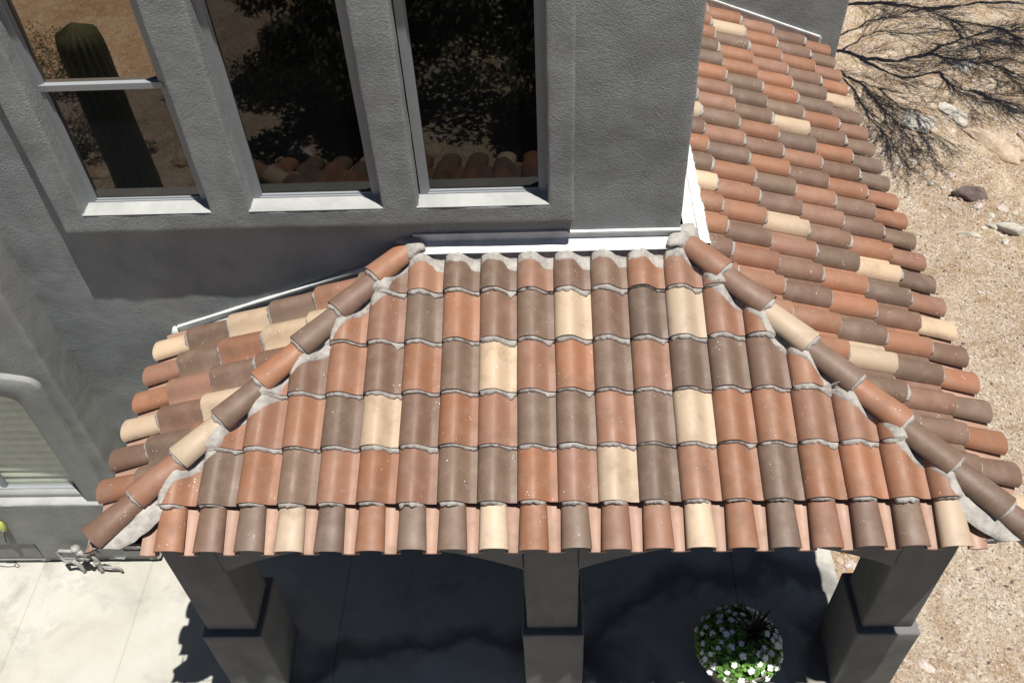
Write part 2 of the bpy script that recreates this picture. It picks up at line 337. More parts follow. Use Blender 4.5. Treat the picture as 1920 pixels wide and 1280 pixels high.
# ---- porch deck, beams, columns
def prism(mb, pts, dz):
    n = len(pts); mb.add([tuple(p) for p in pts] + [(p[0], p[1], p[2] - dz) for p in pts], [tuple(range(n)), tuple(range(2 * n - 1, n - 1, -1))] + [(i, i + n, (i + 1) % n + n, (i + 1) % n) for i in range(n)], smooth=False)
def zz(d): return HB + d * TA - .035
mb = MB()
e = .03; d2 = D
prism(mb, [(XL + .2, .11, zz(.11)), (XR - .2, .11, zz(.11)), (XR - d2, d2, zz(d2)), (XL + d2, d2, zz(d2))], .10)
prism(mb, [(XR - .07, .16, zz(.07)), (XR - .07, 6.62, zz(.07)), (XC, 6.62, zz(XR - XC)), (XC, d2 + .01, zz(XR - XC)), ], .10)
prism(mb, [(XL + .07, d2, zz(.07)), (XL + .07, .16, zz(.07)), (XL + d2, d2, zz(d2))], .10)
deck = hp(mb, 'roof', DARK, label='porch hip roof with front, left and long right slopes')
def arch_z(x, xa, xb, zs=2.715, rise=.37): c = (xa + xb) / 2; h = (xb - xa) / 2; return zs + rise * (1 - ((x - c) / h) ** 2)
YS0, YS1 = .446, .90; YP0, YP1 = .378, .968
colx = [(-.325, .115), (2.507, 2.947), (5.385, 5.815)]; pedx = [(-.365, .17), (2.467, 3.0), (5.335, 5.865)]
bm = bmesh.new(); bt = []
def add_prism_xz(outline, y0, y1):
    """triangulated front/back from column strips"""
mb = MB(); TOPZ = 3.60
segs = []
xa, xb = colx[0][1], colx[1][0]; segs.append((xa, xb)); segs.append((colx[1][1], colx[2][0]))
for xa, xb in segs:
    n = 28; xs = [xa + (xb - xa) * i / n for i in range(n + 1)]
    fr = [[(x, YS0 + .0, arch_z(x, xa, xb)) for x in xs], [(x, YS0 + .0, TOPZ) for x in xs]]; bk = [[(x, YS1, arch_z(x, xa, xb)) for x in xs], [(x, YS1, TOPZ) for x in xs]]
    mb.grid(fr, flip=True, smooth=False); mb.grid(bk, smooth=False); mb.grid([[(x, YS0, arch_z(x, xa, xb)) for x in xs], [(x, YS1, arch_z(x, xa, xb)) for x in xs]])
for xa_, xb_ in ((colx[0][0] + .02, colx[0][1]), (colx[2][0], colx[2][1] - .02)): mb.box((xa_, YS1 - .02, 2.9), (xb_, D + .02, TOPZ))
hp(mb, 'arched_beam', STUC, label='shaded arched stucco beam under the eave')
def rbox(x0, x1, y0, y1, z0, z1, bev, name, mat, parent):
    bm = bmesh.new(); bmesh.ops.create_cube(bm, size=1)
    for v in bm.verts: v.co = Vector(((x0 + x1) / 2 + v.co.x * (x1 - x0), (y0 + y1) / 2 + v.co.y * (y1 - y0), (z0 + z1) / 2 + v.co.z * (z1 - z0)))
    bmesh.ops.subdivide_edges(bm, edges=bm.edges[:], cuts=7, use_grid_fill=True)
    ed = [e for e in bm.edges if len(e.link_faces) == 2 and e.calc_face_angle(0) > .9]
    bmesh.ops.bevel(bm, geom=ed, offset=bev, segments=3, affect='EDGES', profile=.5); bm.normal_update()
    for v in bm.verts: v.co += v.normal * (noise.noise(v.co * 4) * .005)
    for f_ in bm.faces: f_.smooth = True
    me = bpy.data.meshes.new(name); bm.to_mesh(me); bm.free(); me.materials.append(mat); o = bpy.data.objects.new(name, me); link(o, parent)
    return o
for i in range(3):
    c = bpy.data.objects.new('column', None); link(c, house); c.matrix_parent_inverse = Matrix.Translation(-Vector((2.5, 3, G)))
    c['label'] = ['left porch column', 'middle porch column', 'right porch column beside the gravel'][i]
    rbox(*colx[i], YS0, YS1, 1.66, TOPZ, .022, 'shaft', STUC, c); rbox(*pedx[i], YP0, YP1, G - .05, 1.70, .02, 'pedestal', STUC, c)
# ================================================================== ROOF TILES
def hip_clip(me, side):
    # keep the slope's own side of each hip
    if side == 'F': pl = [((XL, 0, 0), Vector((-1, 1, 0))), ((XR, 0, 0), Vector((1, 1, 0))), ((0, D - .095, 0), Vector((0, 1, 0)))]
    elif side == 'L': pl = [((XL, 0, 0), Vector((1, -1, 0))), ((0, D - .05, 0), Vector((0, 1, 0)))]
    else: pl = [((XR, 0, 0), Vector((-1, -1, 0))), ((XC + .182, 0, 0), Vector((-1, 0, 0))), ((0, 6.60, 0), Vector((0, 1, 0)))]
    clip(me, pl)
FRONT = [ 'TBBCBTBBCTBTTCTBTBBC', {0: 'T', 1: 'B', 2: 'T', 3: 'B', 4: 'T', 5: 'T', 6: 'T', 7: 'B', 8: 'B', 9: 'T', 10: 'T', 11: 'C', 12: 'B', 13: 'T', 14: 'T', 15: 'B', 16: 'T', 17: 'T', 18: 'T'},
 {1: 'T', 2: 'T', 3: 'T', 4: 'B', 5: 'C', 6: 'B', 7: 'T', 8: 'T', 9: 'B', 10: 'B', 11: 'T', 12: 'B', 13: 'C', 14: 'T', 15: 'T', 16: 'T', 17: 'T'},
 {2: 'T', 3: 'B', 4: 'T', 5: 'B', 6: 'T', 7: 'B', 8: 'C', 9: 'T', 10: 'T', 11: 'B', 12: 'T', 13: 'B', 14: 'B', 15: 'B', 16: 'T'},
 {3: 'T', 4: 'T', 5: 'T', 6: 'B', 7: 'T', 8: 'B', 9: 'B', 10: 'C', 11: 'B', 12: 'B', 13: 'C', 14: 'T', 15: 'T'},
 {5: 'B', 6: 'T', 7: 'B', 8: 'B', 9: 'T', 10: 'B', 11: 'B', 12: 'T', 13: 'T'}]
RIGHT = ['CTB', 'BBTB', 'TTBT', 'BTBBT', 'TBTBCT', 'BTBTTB', 'CBTBTT', 'TTBTBT', 'BBCTBTB', 'TCTBTB', 'BTBTTBT', 'TTBTBC', 'TTBTTB'][:0]
RROW = {-1: 'CB', 0: 'BBB', 1: 'TBB', 2: 'BTBT', 3: 'TBCT', 4: 'BTBTT', 5: 'CBTBTT', 6: 'TBTBTB', 7: 'BCBTBT', 8: 'TTBCTT', 9: 'BBTBTC', 10: 'TBTBTB', 11: 'TTBTBT', 12: 'BBTBTB',
 13: 'BTBTBC', 14: 'BBCBTT', 15: 'TTBBTT', 16: 'BBTBTB', 17: 'CBTTBT', 18: 'TBTTBB', 19: 'TTTBTT', 20: 'BBTCTT', 21: 'TBTTTB', 22: 'BTBTBT'}
LROW = {-1: {0: None, 1: 'T', 2: 'B', 3: 'B', 4: 'B', 5: 'B'}, 0: 'TBB', 1: 'BBT', 2: 'CBCT', 3: 'TTBBC', 4: 'TBTCCB', 5: 'CBCBTB'}
PANC = (.33, .20, .145)
OV = .075
def field(side, S, cols, uoff, parent, label):
    fm = MB(); mm = MB()
    for k, row in cols.items():
        u0 = uoff + k * W
        for r in range(1, 6):
            ch = row.get(r) if isinstance(row, dict) else (row[r] if r < len(row) else 'TB'[(k + r) % 2])
            if ch is None: continue
            sd = (k + 40) * 17 + r * 101 + ord(side); s0 = S0 + (r - 1) * E0
            L = E0 + OV if r < 5 else 2.36 - s0
            s_tile(fm, S, u0, s0, L, tcol(ch, random.Random(sd)), seed=sd)
            if r == 1: seam_mortar(mm, S, u0, s0, sd, (.008, .185))
            else: seam_mortar(mm, S, u0, s0, sd)
    me = fm.mesh('tile_field', TILE); hip_clip(me, side); o = bpy.data.objects.new('tile_field', me); link(o, parent); o['label'] = label
    me = mm.mesh('mortar_joint', MORT); hip_clip(me, side); o2 = bpy.data.objects.new('mortar_joint', me); link(o2, o if False else parent)
    pm = MB()
    for k in sorted(cols):
        if side == 'F' and k > 19: continue
        pan(pm, S, uoff + k * W, (.014 if side == 'F' else -.012), S0 + .1, [c * random.Random(k).uniform(.9, 1.08) for c in PANC])
    k0 = min(cols) - 1
    if side != 'F': pan(pm, S, uoff + k0 * W, -.012, S0 + .1, PANC)
    if side == 'F': pm2 = None
    me = pm.mesh('eave_pan', TILE); hip_clip(me, side); link(bpy.data.objects.new('eave_pan', me), parent)
    return o
slopes = {}
def slope_part(label):
    o = bpy.data.objects.new('roof_slope', None); link(o, house); o.matrix_parent_inverse = Matrix.Translation(-Vector((2.5, 3, G))); o['label'] = label; return o
def eaves(side, S, cols, uoff, parent):
    for k, row in sorted(cols.items()):
        ch = row.get(0) if isinstance(row, dict) else row[0]
        if ch is None: continue
        sd = (k + 40) * 31 + ord(side); b = MB(); eave_barrel(b, S, uoff + k * W, (.020 if side == 'F' else -.010) + random.Random(sd).uniform(-.006, .006), S0 + .08, tcol(ch, random.Random(sd)), sd)
        me = b.mesh('eave_tile', TILE)
        if k < 0 or (side == 'L' and k > 5): hip_clip(me, side)
        link(bpy.data.objects.new('eave_tile', me), parent)
        # mortar plug set back under the barrel
    mm = MB()
    for k in sorted(cols):
        c = uoff + k * W + .104
        rows = [[S.p(c - math.cos(math.pi * i / 10) * .085, s_ + .008 * N3(i, k, 3, 1.3), .012 + q * .05 * math.sin(math.pi * i / 10) ** .8) for i in range(11)] for s_, q in ((.055, .0), (.06, .6), (.07, 1.0))]
        mm.grid(rows, flip=True)
    link(bpy.data.objects.new('mortar_joint', mm.mesh('mortar_joint', MORT)), parent)
SF, SR, SL_ = Slope('F'), Slope('R'), Slope('L')
fcols = {}
for i in range(-1, 21):
    d = {0: FRONT[0][i]} if 0 <= i < 20 else {0: None}
    for r in range(1, 6): d[r] = FRONT[r].get(i)
    fcols[i] = d
for r, (lo, hi) in {1: (-1, 19), 2: (0, 18), 3: (1, 17), 4: (3, 16), 5: (4, 14)}.items():
    for i in (lo, hi):
        if fcols[i].get(r) is None: fcols[i][r] = 'T'
    for i in range(lo, hi + 1):
        if fcols[i].get(r) is None: fcols[i][r] = 'B'
pf = slope_part('front roof slope facing the viewer, five tile courses above the eave tiles')
field('F', SF, fcols, 0.0, pf, 'front field of S shaped clay tiles in terracotta, taupe and cream'); eaves('F', SF, fcols, 0.0, pf)
pr_ = slope_part('long right roof slope running back along the side wall')
UR = .5577 - .088
field('R', SR, RROW, UR, pr_, 'right field of S shaped clay tiles'); eaves('R', SR, RROW, UR, pr_)
pl_ = slope_part('small left roof slope dropping beside the blinds window')
UL = -.5308 - .088
LC = {-k: v for k, v in LROW.items()}
field('L', SL_, LC, UL, pl_, 'left field of S shaped clay tiles'); eaves('L', SL_, LC, UL, pl_)
# ---- hip tiles
def hipline(side):
    if side == 'L': return Vector((XL, 0, HB)), Vector((1, 1, TA)), Vector((1, -1, 0)).normalized()
    return Vector((XR, 0, HB)), Vector((-1, 1, TA)), Vector((1, 1, 0)).normalized()
def hip(side, chars, label, q0, q1):
    o, d, pe = hipline(side); L = d.length; dn = d / L
    hpart = bpy.data.objects.new('hip', None); link(hpart, house); hpart.matrix_parent_inverse = Matrix.Translation(-Vector((2.5, 3, G))); hpart['label'] = label
    up = pe.cross(dn); up = up if up.z > 0 else -up; n = len(chars); step = (q1 - q0) / n * L; mm = MB()
    for k, ch in enumerate(chars):
        rn = random.Random(k * 7 + ord(side)); b = MB(); col = tcol(ch, rn); a0 = q0 * L + k * step; a1 = a0 + step + .06; rows = []; back = []
        ln = rn.uniform(-.008, .008)
        if k == n - 1: a1 -= .03
        for a, r_, li in ((a0, .108, .075), (a0 + .006, .1085, .077), ((a0 + a1) / 2, .099, .055), (a1, .09, .035)):
            r0 = []; r1 = []
            for i in range(19):
                an = math.pi * (i / 18 * 1.06 - .03); c = o + dn * a + pe * ln * (a1 - a) / step
                r0.append(c - pe * math.cos(an) * r_ + up * (li + .028 + r_ * .86 * math.sin(an))); r1.append(c - pe * math.cos(an) * (r_ - .014) + up * (li + .028 + (r_ - .014) * .86 * math.sin(an)))
            rows.append(r0); back.append(r1)
        b.grid(rows, col); b.grid(back, col, flip=True); b.grid([back[0], rows[0]], [c_ * .9 for c_ in col], False); b.grid([[r[0] for r in back], [r[0] for r in rows]], col, False); b.grid([[r[-1] for r in back], [r[-1] for r in rows]], col, False)
        b.build('hip_tile', TILE, hpart)
        if k > 0:   # mortar crescent under the butt end
            P = []
            for i in range(25):
                an = math.pi * i / 24; t1 = noise.noise(Vector((i * .35, k * 3.1, ord(side)))); ex = (.026 + .020 * t1) * math.sin(an) ** .5 + .001
                c = o + dn * a0; r1_ = .094; r2_ = .089
                P.append([c + dn * .03 - pe * math.cos(an) * r1_ + up * (.028 + .075 + r1_ * .86 * math.sin(an)), c - dn * ex * .4 - pe * math.cos(an) * r1_ * .995 + up * (.028 + .073 + r1_ * .86 * math.sin(an)),
                          c - dn * ex - pe * math.cos(an) * (r2_ + .004) + up * (.028 + .056 + r2_ * .88 * math.sin(an)), c - dn * ex * 1.1 - pe * math.cos(an) * r2_ * .99 + up * (.028 + .038 + r2_ * .84 * math.sin(an))])
            mm.grid(P, flip=(side == 'R') or True)
    # bedding under the caps
    P = []
    for i in range(90):
        a = (q0 * L + .03) + (q1 - q0 - .02) * L * i / 89; c = o + dn * a; j = .006 * N3(i, 1, ord(side), .31)
        P.append([c - pe * (.035 + j) + up * -.03, c - pe * (.04 + j) + up * .09, c + up * .13, c + pe * (.04 + j) + up * .09, c + pe * (.035 + j) + up * -.03])
    mm.grid(P); mm.grid([[p for p in P[0]], [o + dn * (q0 * L + .02) + up * 0] * 5])
    # blob closing the top end
    c = o + dn * (q1 * L - .0) + up * .10; vs = []; nu, nv = 18, 10; R0 = (.15, .10, .065)
    rows = []
    for i in range(nv + 1):
        th = math.pi * i / nv; rows.append([c + pe * R0[0] * math.sin(th) * math.cos(6.2832 * j / nu) * (1 + .45 * N3(i, j % nu, 4, .45)) + dn * R0[1] * math.sin(th) * math.sin(6.2832 * j / nu) * (1 + .45 * N3(i, j % nu, 9, .4)) + up * R0[2] * math.cos(th) * (1 + .1 * N3(i, j % nu, 2, .5)) for j in range(nu + 1)])
    mm.grid(rows, flip=True)
    mm.build('hip_mortar', MORT, hpart); return hpart
hip('L', 'BTCBTBBT', 'left hip capped with eight rounded clay tiles', .09, 2.19)
hip('R', 'BBBTBCBT', 'right hip capped with eight rounded clay tiles', -.06, 2.20)
# ---- mortar smeared over the cut tiles beside the hips (front side) and along the flashing
def tile_n(S_, u, s):
    if s < S0: return .075
    r = int((s - S0) / E0); ds = s - S0 - r * E0; uu = u % W; return prof(uu) + lift(ds, E0 + OV)
for side in 'LR':
    nT = 260; P = []; mm = MB()
    for i in range(nT + 1):
        q = .045 + (2.12 - .045) * i / nT          # distance from the eave, horizontal
        s = q / CA; row = []
        xh = XL + q if side == 'L' else XR - q; sg = 1 if side == 'L' else -1
        uu = (xh + sg * .17) % W; nz = N3(q, 3, ord(side), 9); n2 = N3(q, 7, ord(side), 28)
        wdt = .168 + .035 * nz + .008 * n2 + .035 * math.cos(2 * math.pi * (s - S0) / E0 + 1.0)
        if q < .5: wdt += .17 * (1 - q / .5) ** 1.3
        if q < .09: wdt *= .75 + .25 * (q - .045) / .045
        for j in range(13):
            v = wdt * j / 12; x = xh + sg * v; dn_ = v * .0
            hh = max(tile_n(SF, x, s), .030) * min(1, .35 + j / 5)
            cr = .8 * N3(x, s, 1, 11) + .3 * N3(x, s, 5, 30); edge = 1 - (j / 12) ** 4
            n_ = hh + (.020 + .012 * cr) * edge - .004 * (1 - edge)
            if j == 0: n_ = .02
            if j == 12: n_ = hh - .010
            row.append(SF.p(x, s, n_))
        P.append(row)
    mm.grid(P, flip=(side == 'L')); mm.build('mortar_fillet', MORT, pf)
mm = MB(); P = []
for i in range(521):
    x = XL + 2.10 + (XR - XL - 4.2) * i / 520; uu = x % W; pn = 1 - min(1, prof(uu) / .066); wd = .072 + .065 * pn ** 1.3 + .022 * N3(x, 1, 2, 11) + .01 * N3(x, 1, 2, 40); row = []
    for j in range(10):
        s = 2.305 - (wd + .035) * j / 9; q_ = min(1, j / 4); hh = .088 * (1 - q_) + max(tile_n(SF, x, s), .02) * q_; e_ = 1 - (j / 9) ** 3
        row.append(SF.p(x, s, hh + (.010 + .009 * N3(x, s, 4, 22)) * e_ - .003 * (1 - e_) if j < 9 else tile_n(SF, x, s) - .01))
    P.append(row)
mm.grid(P, flip=False); mm.build('mortar_fillet', MORT, pf)
# right slope: ragged mortar beside the side-wall flashing, small smears under hip on right and left
mm = MB(); P = []
for i in range(700):
    y = D - .05 + (6.5 - D) * i / 699; wd = .03 + .02 * N3(y, 3, 3, 9) + .02 * abs(N3(y, 3, 5, 33)); s0_ = (XR - XC - .182) / CA; row = []
    for j in range(6):
        s = s0_ + .075 - (wd + .07) * j / 5; row.append(SR.p(y, s, (.118 + .018 * (j / 4) + .004 * N3(y, s, 2, 30)) if j < 5 else .06))
    P.append(row)
mm.grid(P); mm.build('flashing_edge', WHT, pr_)
# ---- flashings
def strip(mb, S, u0, u1, sa, sb, n0, n1, wob=0.0):
    n = max(2, int(abs(u1 - u0) / .08)); P = []
    for i in range(n + 1):
        u = u0 + (u1 - u0) * i / n; j = wob * N3(u, 1, 1, 4); P.append([S.p(u, sa + j, n0 - .012), S.p(u, sa + j, n0), S.p(u, (sa + sb) / 2, (n0 + n1) / 2), S.p(u, sb, n1)])
    mb.grid(P, smooth=False)
mb = MB(); strip(mb, SF, XL + 2.10, XR - 2.18, 2.262, 2.385, .116, .118, .003)
zf = HB + D * TA
mb.box((XL + 2.2, D - .018, zf + .09), (XC, D - .002, zf + .185)); mb.box((2.90, D - .034, zf + .17), (XC + .0, D - .019, zf + .186))
hp(mb, 'flashing', WHT, label='white painted metal flashing across the top of the front slope')
mb = MB(); strip(mb, SR, D - .03, 6.6, (XR - XC - .205) / CA, (XR - XC) / CA, .108, .115, .006)
hp(mb, 'flashing', WHT, label='white painted flashing running back beside the side wall')
def rake(mb, xa, xb, y, sgn, za, zb, off=0.0, th=.02, h=.06, n=24):
    """metal strip on a wall following the roof slope"""
    P = [];
    for i in range(n + 1):
        x = xa + (xb - xa) * i / n; z = za + (zb - za) * i / n + .002 * N3(x, y, 1, 5) + off
        P.append([(x, y - th, z), (x, y - th, z + h), (x, y + .01, z + h + .003), ])
    mb.grid(P, smooth=False, flip=True)
    P2 = [[r[0], (r[0][0], y + .01, r[0][2])] for r in P]; mb.grid(P2, smooth=False)
mb = MB(); za, zb = 3.755, 4.437
rake(mb, -.42, 1.62, D, 1, za, zb + .062, 0, .030, .014); rake(mb, -.42, 1.62, D, 1, za, zb + .062, -.07, .012, .07)
P = []
for i in range(25):
    x = -.42 + 2.04 * i / 24; z = za + (zb + .062 - za) * i / 24 - .055; P.append([(x, D - .005, z), (x, D - .085, z - .005), (x, D - .090, z + .026), (x, D - .108, z + .028), (x, D - .110, z - .02)])
mb.grid(P, smooth=False)
hp(mb, 'flashing', WHT, label='stepped metal flashing slanting up the wall above the left slope')
mb = MB(); mb.tube([(-.44, D - .02, 3.62), (-.46, D - .02, 3.70), (-.44, D - .02, 3.76)], [.03, .035, .02], 8); hp(mb, 'flashing_sealant', WHT)
mb = MB(); zc = HB + TA * (XR - 4.5)
rake(mb, 3.7, 5.93, 6.62, 1, HB + TA * (XR - 3.7) + .10, HB + TA * .03 + .10, .03, .03, .016); rake(mb, 3.7, 5.95, 6.62, 1, HB + TA * (XR - 3.7) + .10, HB + TA * .01 + .10, -.06, .014, .09)
hp(mb, 'flashing', WHT, label='slanting metal flashing on the rear wall above the far end of the right slope')
# ---- upper roof eave over the rear wall (its scalloped shade falls on that wall)
mb = MB()
for k in range(9):
    x = 3.9 + k * .28; mb.tube([(x, 6.33, 6.90), (x, 7.2, 7.23)], .1, 10, PAL['T'])
mb.box((3.78, 6.42, 6.74), (6.2, 7.3, 6.84), PAL['B']); hp(mb, 'upper_roof', TILE, label='small tiled eave above the rear wall')
# ================================================================== GROUND
def dist_slab(x, y): return 0
def terr(x, y):
    z = 0.0
    if x > 5.7:
        f_ = min(1, (x - 5.7) / 1.5); z += f_ * (.10 * N3(x, y, 0, .5) + .06 * N3(x, y, 3, 1.6) + .03 * N3(x, y, 7, 4.5) * (1 if x > 7.4 + .12 * y * 0 else .5)); z += max(0, x - 12) * .10
    dd = .96 * (x - 7.9) + .275 * (y - 9.4) + .35 * N3(x, y, 2, .7)
    if x > 5.7 and dd > 0: z += min(.2, .05 * dd) + min(1, dd) * (.06 * N3(x, y, 4, 1.3) + .06 * abs(N3(x, y, 8, 2.9)))
    z -= .045
    if y < -4: z += .10 * N3(x, y, 0, .35) * min(1, (-4 - y) / 2)
    return G + z
def desertmat():
    m, t, b = newmat('desert gravel soil'); P = coords(t)
    big = noi(t, P, .45, 5, .6, .4); mid = noi(t, P, 2.2, 6, .65); fine = noi(t, P, 28, 6, .75); grit = noi(t, P, 85, 3, .7)
    c = ramp(t, big, [(.33, (.30, .205, .125)), (.5, (.40, .31, .215)), (.66, (.49, .42, .335))])
    sp = t.nodes.new('ShaderNodeSeparateXYZ'); t.links.new(P, sp.inputs[0])
    dd = mth(t, 'ADD', mth(t, 'MULTIPLY', mth(t, 'SUBTRACT', sp.outputs[0], 8.0), .96), mth(t, 'MULTIPLY', mth(t, 'SUBTRACT', sp.outputs[1], 9.4), .275))
    dd = mth(t, 'ADD', mth(t, 'MULTIPLY', dd, .5), mth(t, 'MULTIPLY', mid, 1.0)); dirt = ramp(t, dd, [(.35, g3(0)), (.7, g3(1))])
    c = mixc(t, c, ramp(t, noi(t, P, 1.5, 7, .72, .8), [(.34, (.19, .11, .055)), (.5, (.37, .26, .145)), (.64, (.53, .44, .31))]), dirt)
    c = mixc(t, c, (.27, .17, .085), ramp(t, mid, [(.45, g3(0)), (.64, g3(.8))]))
    c = mixc(t, c, (.56, .51, .45), ramp(t, noi(t, P, 4.1, 5, .6), [(.55, g3(0)), (.7, g3(.55))]))
    v = nd(t, 'ShaderNodeTexVoronoi', Scale=42.0); t.links.new(P, v.inputs['Vector']); 
    bw = t.nodes.new('ShaderNodeRGBToBW'); t.links.new(v.outputs['Color'], bw.inputs[0])
    peb = ramp(t, bw.outputs[0], [(.2, (.16, .12, .10)), (.32, (.42, .32, .25)), (.6, (.52, .43, .34)), (.86, (.72, .68, .62))])
    c = mixc(t, c, peb, ramp(t, noi(t, P, 6, 4, .7), [(.38, g3(.15)), (.62, g3(.62))]))
    c = mixc(t, c, (.13, .10, .08), ramp(t, fine, [(.53, g3(0)), (.66, g3(.8))])); c = mixc(t, c, (.72, .66, .58), ramp(t, grit, [(.55, g3(0)), (.75, g3(.5))]))
    t.links.new(c, b.inputs['Base Color']); b.inputs['Roughness'].default_value = .95; b.inputs['Specular IOR Level'].default_value = .1
    a = bump(t, b, mid, 1, .10); a = bump(t, b, fine, 1, .022, a); vd = ramp(t, v.outputs['Distance'], [(0, g3(1)), (.6, g3(0))]); a = bump(t, b, vd, .8, .010, a); bump(t, b, grit, .9, .005, a); return m
DES = desertmat()
def axis(a, b, fine0, fine1, st, big):
    L = []; x = a
    while x < b: L.append(x); x += st if fine0 <= x < fine1 else big(x)
    L.append(b); return L
xs = axis(-200, 200, 4.5, 13.5, .09, lambda x: max(.5, min(abs(x - 4.5), abs(x - 13.5)) * .35)); ys = axis(-200, 200, -.3, 14.5, .09, lambda y: max(.5, min(abs(y + .3), abs(y - 14.5)) * .35))
mb = MB(); mb.grid([[(x, y, terr(x, y)) for y in ys] for x in xs]); gr = mb.build('ground', DES); tag(gr, 'pale tan desert gravel and soil', None, None, 'structure')
# ---- concrete slab
def slabmat():
    m, t, b = newmat('broom finished concrete'); P = coords(t)
    c = ramp(t, noi(t, P, 1.1, 6, .6, .5), [(.3, (.33, .32, .275)), (.5, (.40, .39, .345)), (.7, (.45, .44, .40))])
    c = mixc(t, c, (.25, .245, .225), ramp(t, noi(t, P, 2.6, 5, .65, .3), [(.54, g3(0)), (.72, g3(.75))]))
    c = mixc(t, c, (.47, .40, .32), ramp(t, noi(t, P, .8, 4, .6), [(.5, g3(0)), (.75, g3(.35))]))
    # chalky mineral stain below the backflow pipes
    sp = t.nodes.new('ShaderNodeSeparateXYZ'); t.links.new(P, sp.inputs[0]); 
    n1 = noi(t, P, 2.2, 3, .55)
    def blob(cx, cy, rx, ry, rot, k=.5):
        dx = mth(t, 'SUBTRACT', sp.outputs[0], cx); dy = mth(t, 'SUBTRACT', sp.outputs[1], cy); cr, sr = math.cos(rot), math.sin(rot)
        a = mth(t, 'DIVIDE', mth(t, 'ADD', mth(t, 'MULTIPLY', dx, cr), mth(t, 'MULTIPLY', dy, sr)), rx); b2 = mth(t, 'DIVIDE', mth(t, 'SUBTRACT', mth(t, 'MULTIPLY', dy, cr), mth(t, 'MULTIPLY', dx, sr)), ry)
        d = mth(t, 'ADD', mth(t, 'MULTIPLY', a, a), mth(t, 'MULTIPLY', b2, b2)); return mth(t, 'ADD', d, mth(t, 'MULTIPLY', mth(t, 'SUBTRACT', n1, .5), k * 4))
    d = blob(-1.95, 1.30, .42, .20, -.45); c = mixc(t, c, (.66, .655, .63), ramp(t, d, [(.1, g3(.12)), (1.6, g3(0))]))
    # damp patch edges on the porch floor
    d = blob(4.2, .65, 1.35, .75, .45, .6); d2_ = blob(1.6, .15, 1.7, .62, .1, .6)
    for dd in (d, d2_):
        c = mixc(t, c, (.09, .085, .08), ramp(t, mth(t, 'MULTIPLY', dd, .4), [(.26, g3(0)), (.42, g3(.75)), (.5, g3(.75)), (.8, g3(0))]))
    c = mixc(t, c, (.12, .10, .08), ramp(t, noi(t, P, 38, 5, .8), [(.68, g3(0)), (.78, g3(.5))])); t.links.new(c, b.inputs['Base Color'])
    b.inputs['Roughness'].default_value = .88; a = bump(t, b, noi(t, P, 30, 4), .5, .002); bump(t, b, noi(t, P, 180, 2), .4, .001, a); return m
SLAB = slabmat()
mb = MB(); jx = [-7.0, -4.0, -2.745, -1.565, .585, 2.74, 4.6, 5.66]
jy = [-3.2, -.55, YL + .1]
for i in range(len(jx) - 1):
    for j in range(len(jy) - 1):
        x0, x1, y0, y1 = jx[i] + .004, jx[i + 1] - .004, jy[j] + .004, jy[j + 1] - .004; mb.box((x0, y0, G - .12), (x1, y1, G)) if False else None
        c_ = .006; vs = [(x0 + c_, y0 + c_, G), (x1 - c_, y0 + c_, G), (x1 - c_, y1 - c_, G), (x0 + c_, y1 - c_, G), (x0, y0, G - .008), (x1, y0, G - .008), (x1, y1, G - .008), (x0, y1, G - .008), (x0, y0, G - .12), (x1, y0, G - .12), (x1, y1, G - .12), (x0, y1, G - .12)]
        mb.add(vs, [(0, 1, 2, 3)] + [(k, k + 4, (k + 1) % 4 + 4, (k + 1) % 4) for k in range(4)] + [(k + 4, k + 8, (k + 1) % 4 + 8, (k + 1) % 4 + 4) for k in range(4)], smooth=False)
mb.box((-1.5, YL + .1, G - .12), (5.65, D + .05, G - .001))
mb.box((-6.9, -3.15, G - .1), (5.64, YL + .09, G - .009))
tag(mb.build('patio', SLAB), 'pale concrete patio slab with tooled joints', None, None, 'structure')
# ---- rocks
def rockmat(name, c1, c2, sc_=9):
    m, t, b = newmat(name); P = coords(t); c = ramp(t, noi(t, P, sc_, 6, .7), [(.3, c1), (.65, c2)]); t.links.new(c, b.inputs['Base Color']); b.inputs['Roughness'].default_value = .9
    a = bump(t, b, noi(t, P, sc_ * 2, 5, .7), 1, .012); bump(t, b, noi(t, P, 90, 3), .6, .003, a); return m
RK = {'dark': rockmat('dark volcanic rock', (.07, .045, .045), (.15, .11, .10)), 'white': rockmat('white caliche rock', (.29, .26, .21), (.50, .47, .41), 6), 'pink': rockmat('pinkish granite', (.34, .27, .24), (.55, .47, .43)), 'tan': rockmat('tan rock', (.30, .22, .15), (.48, .38, .28)), 'ochre': rockmat('ochre rock', (.40, .22, .09), (.52, .36, .2))}
def rock_mesh(seed, r, sx, sy, sz, mat, sub=3, jag=.6):
    sub = 4 if sub == 3 else sub
    bm = bmesh.new(); bmesh.ops.create_icosphere(bm, subdivisions=sub, radius=1); rn = random.Random(seed); off = Vector((rn.uniform(0, 50), rn.uniform(0, 50), 0))
    pls = [(Vector((rn.uniform(-1, 1), rn.uniform(-1, 1), rn.uniform(-.4, 1))).normalized(), rn.uniform(.55, .85)) for _ in range(9)]
    for v in bm.verts:
        p = v.co.copy(); k = 1 + jag * noise.noise(p * 1.1 + off)
        q = p * k
        for n_, d_ in pls:
            e_ = q.dot(n_) - d_
            if e_ > 0: q -= n_ * e_ * .9
        q *= 1 + .10 * noise.noise(p * 4 + off) + .05 * noise.noise(p * 11 + off); v.co = Vector((q.x * sx * r, q.y * sy * r, q.z * sz * r))
    me = bpy.data.meshes.new('rock'); bm.to_mesh(me); bm.free(); me.materials.append(RK[mat])
    for p in me.polygons: p.use_smooth = sub >= 3
    return me
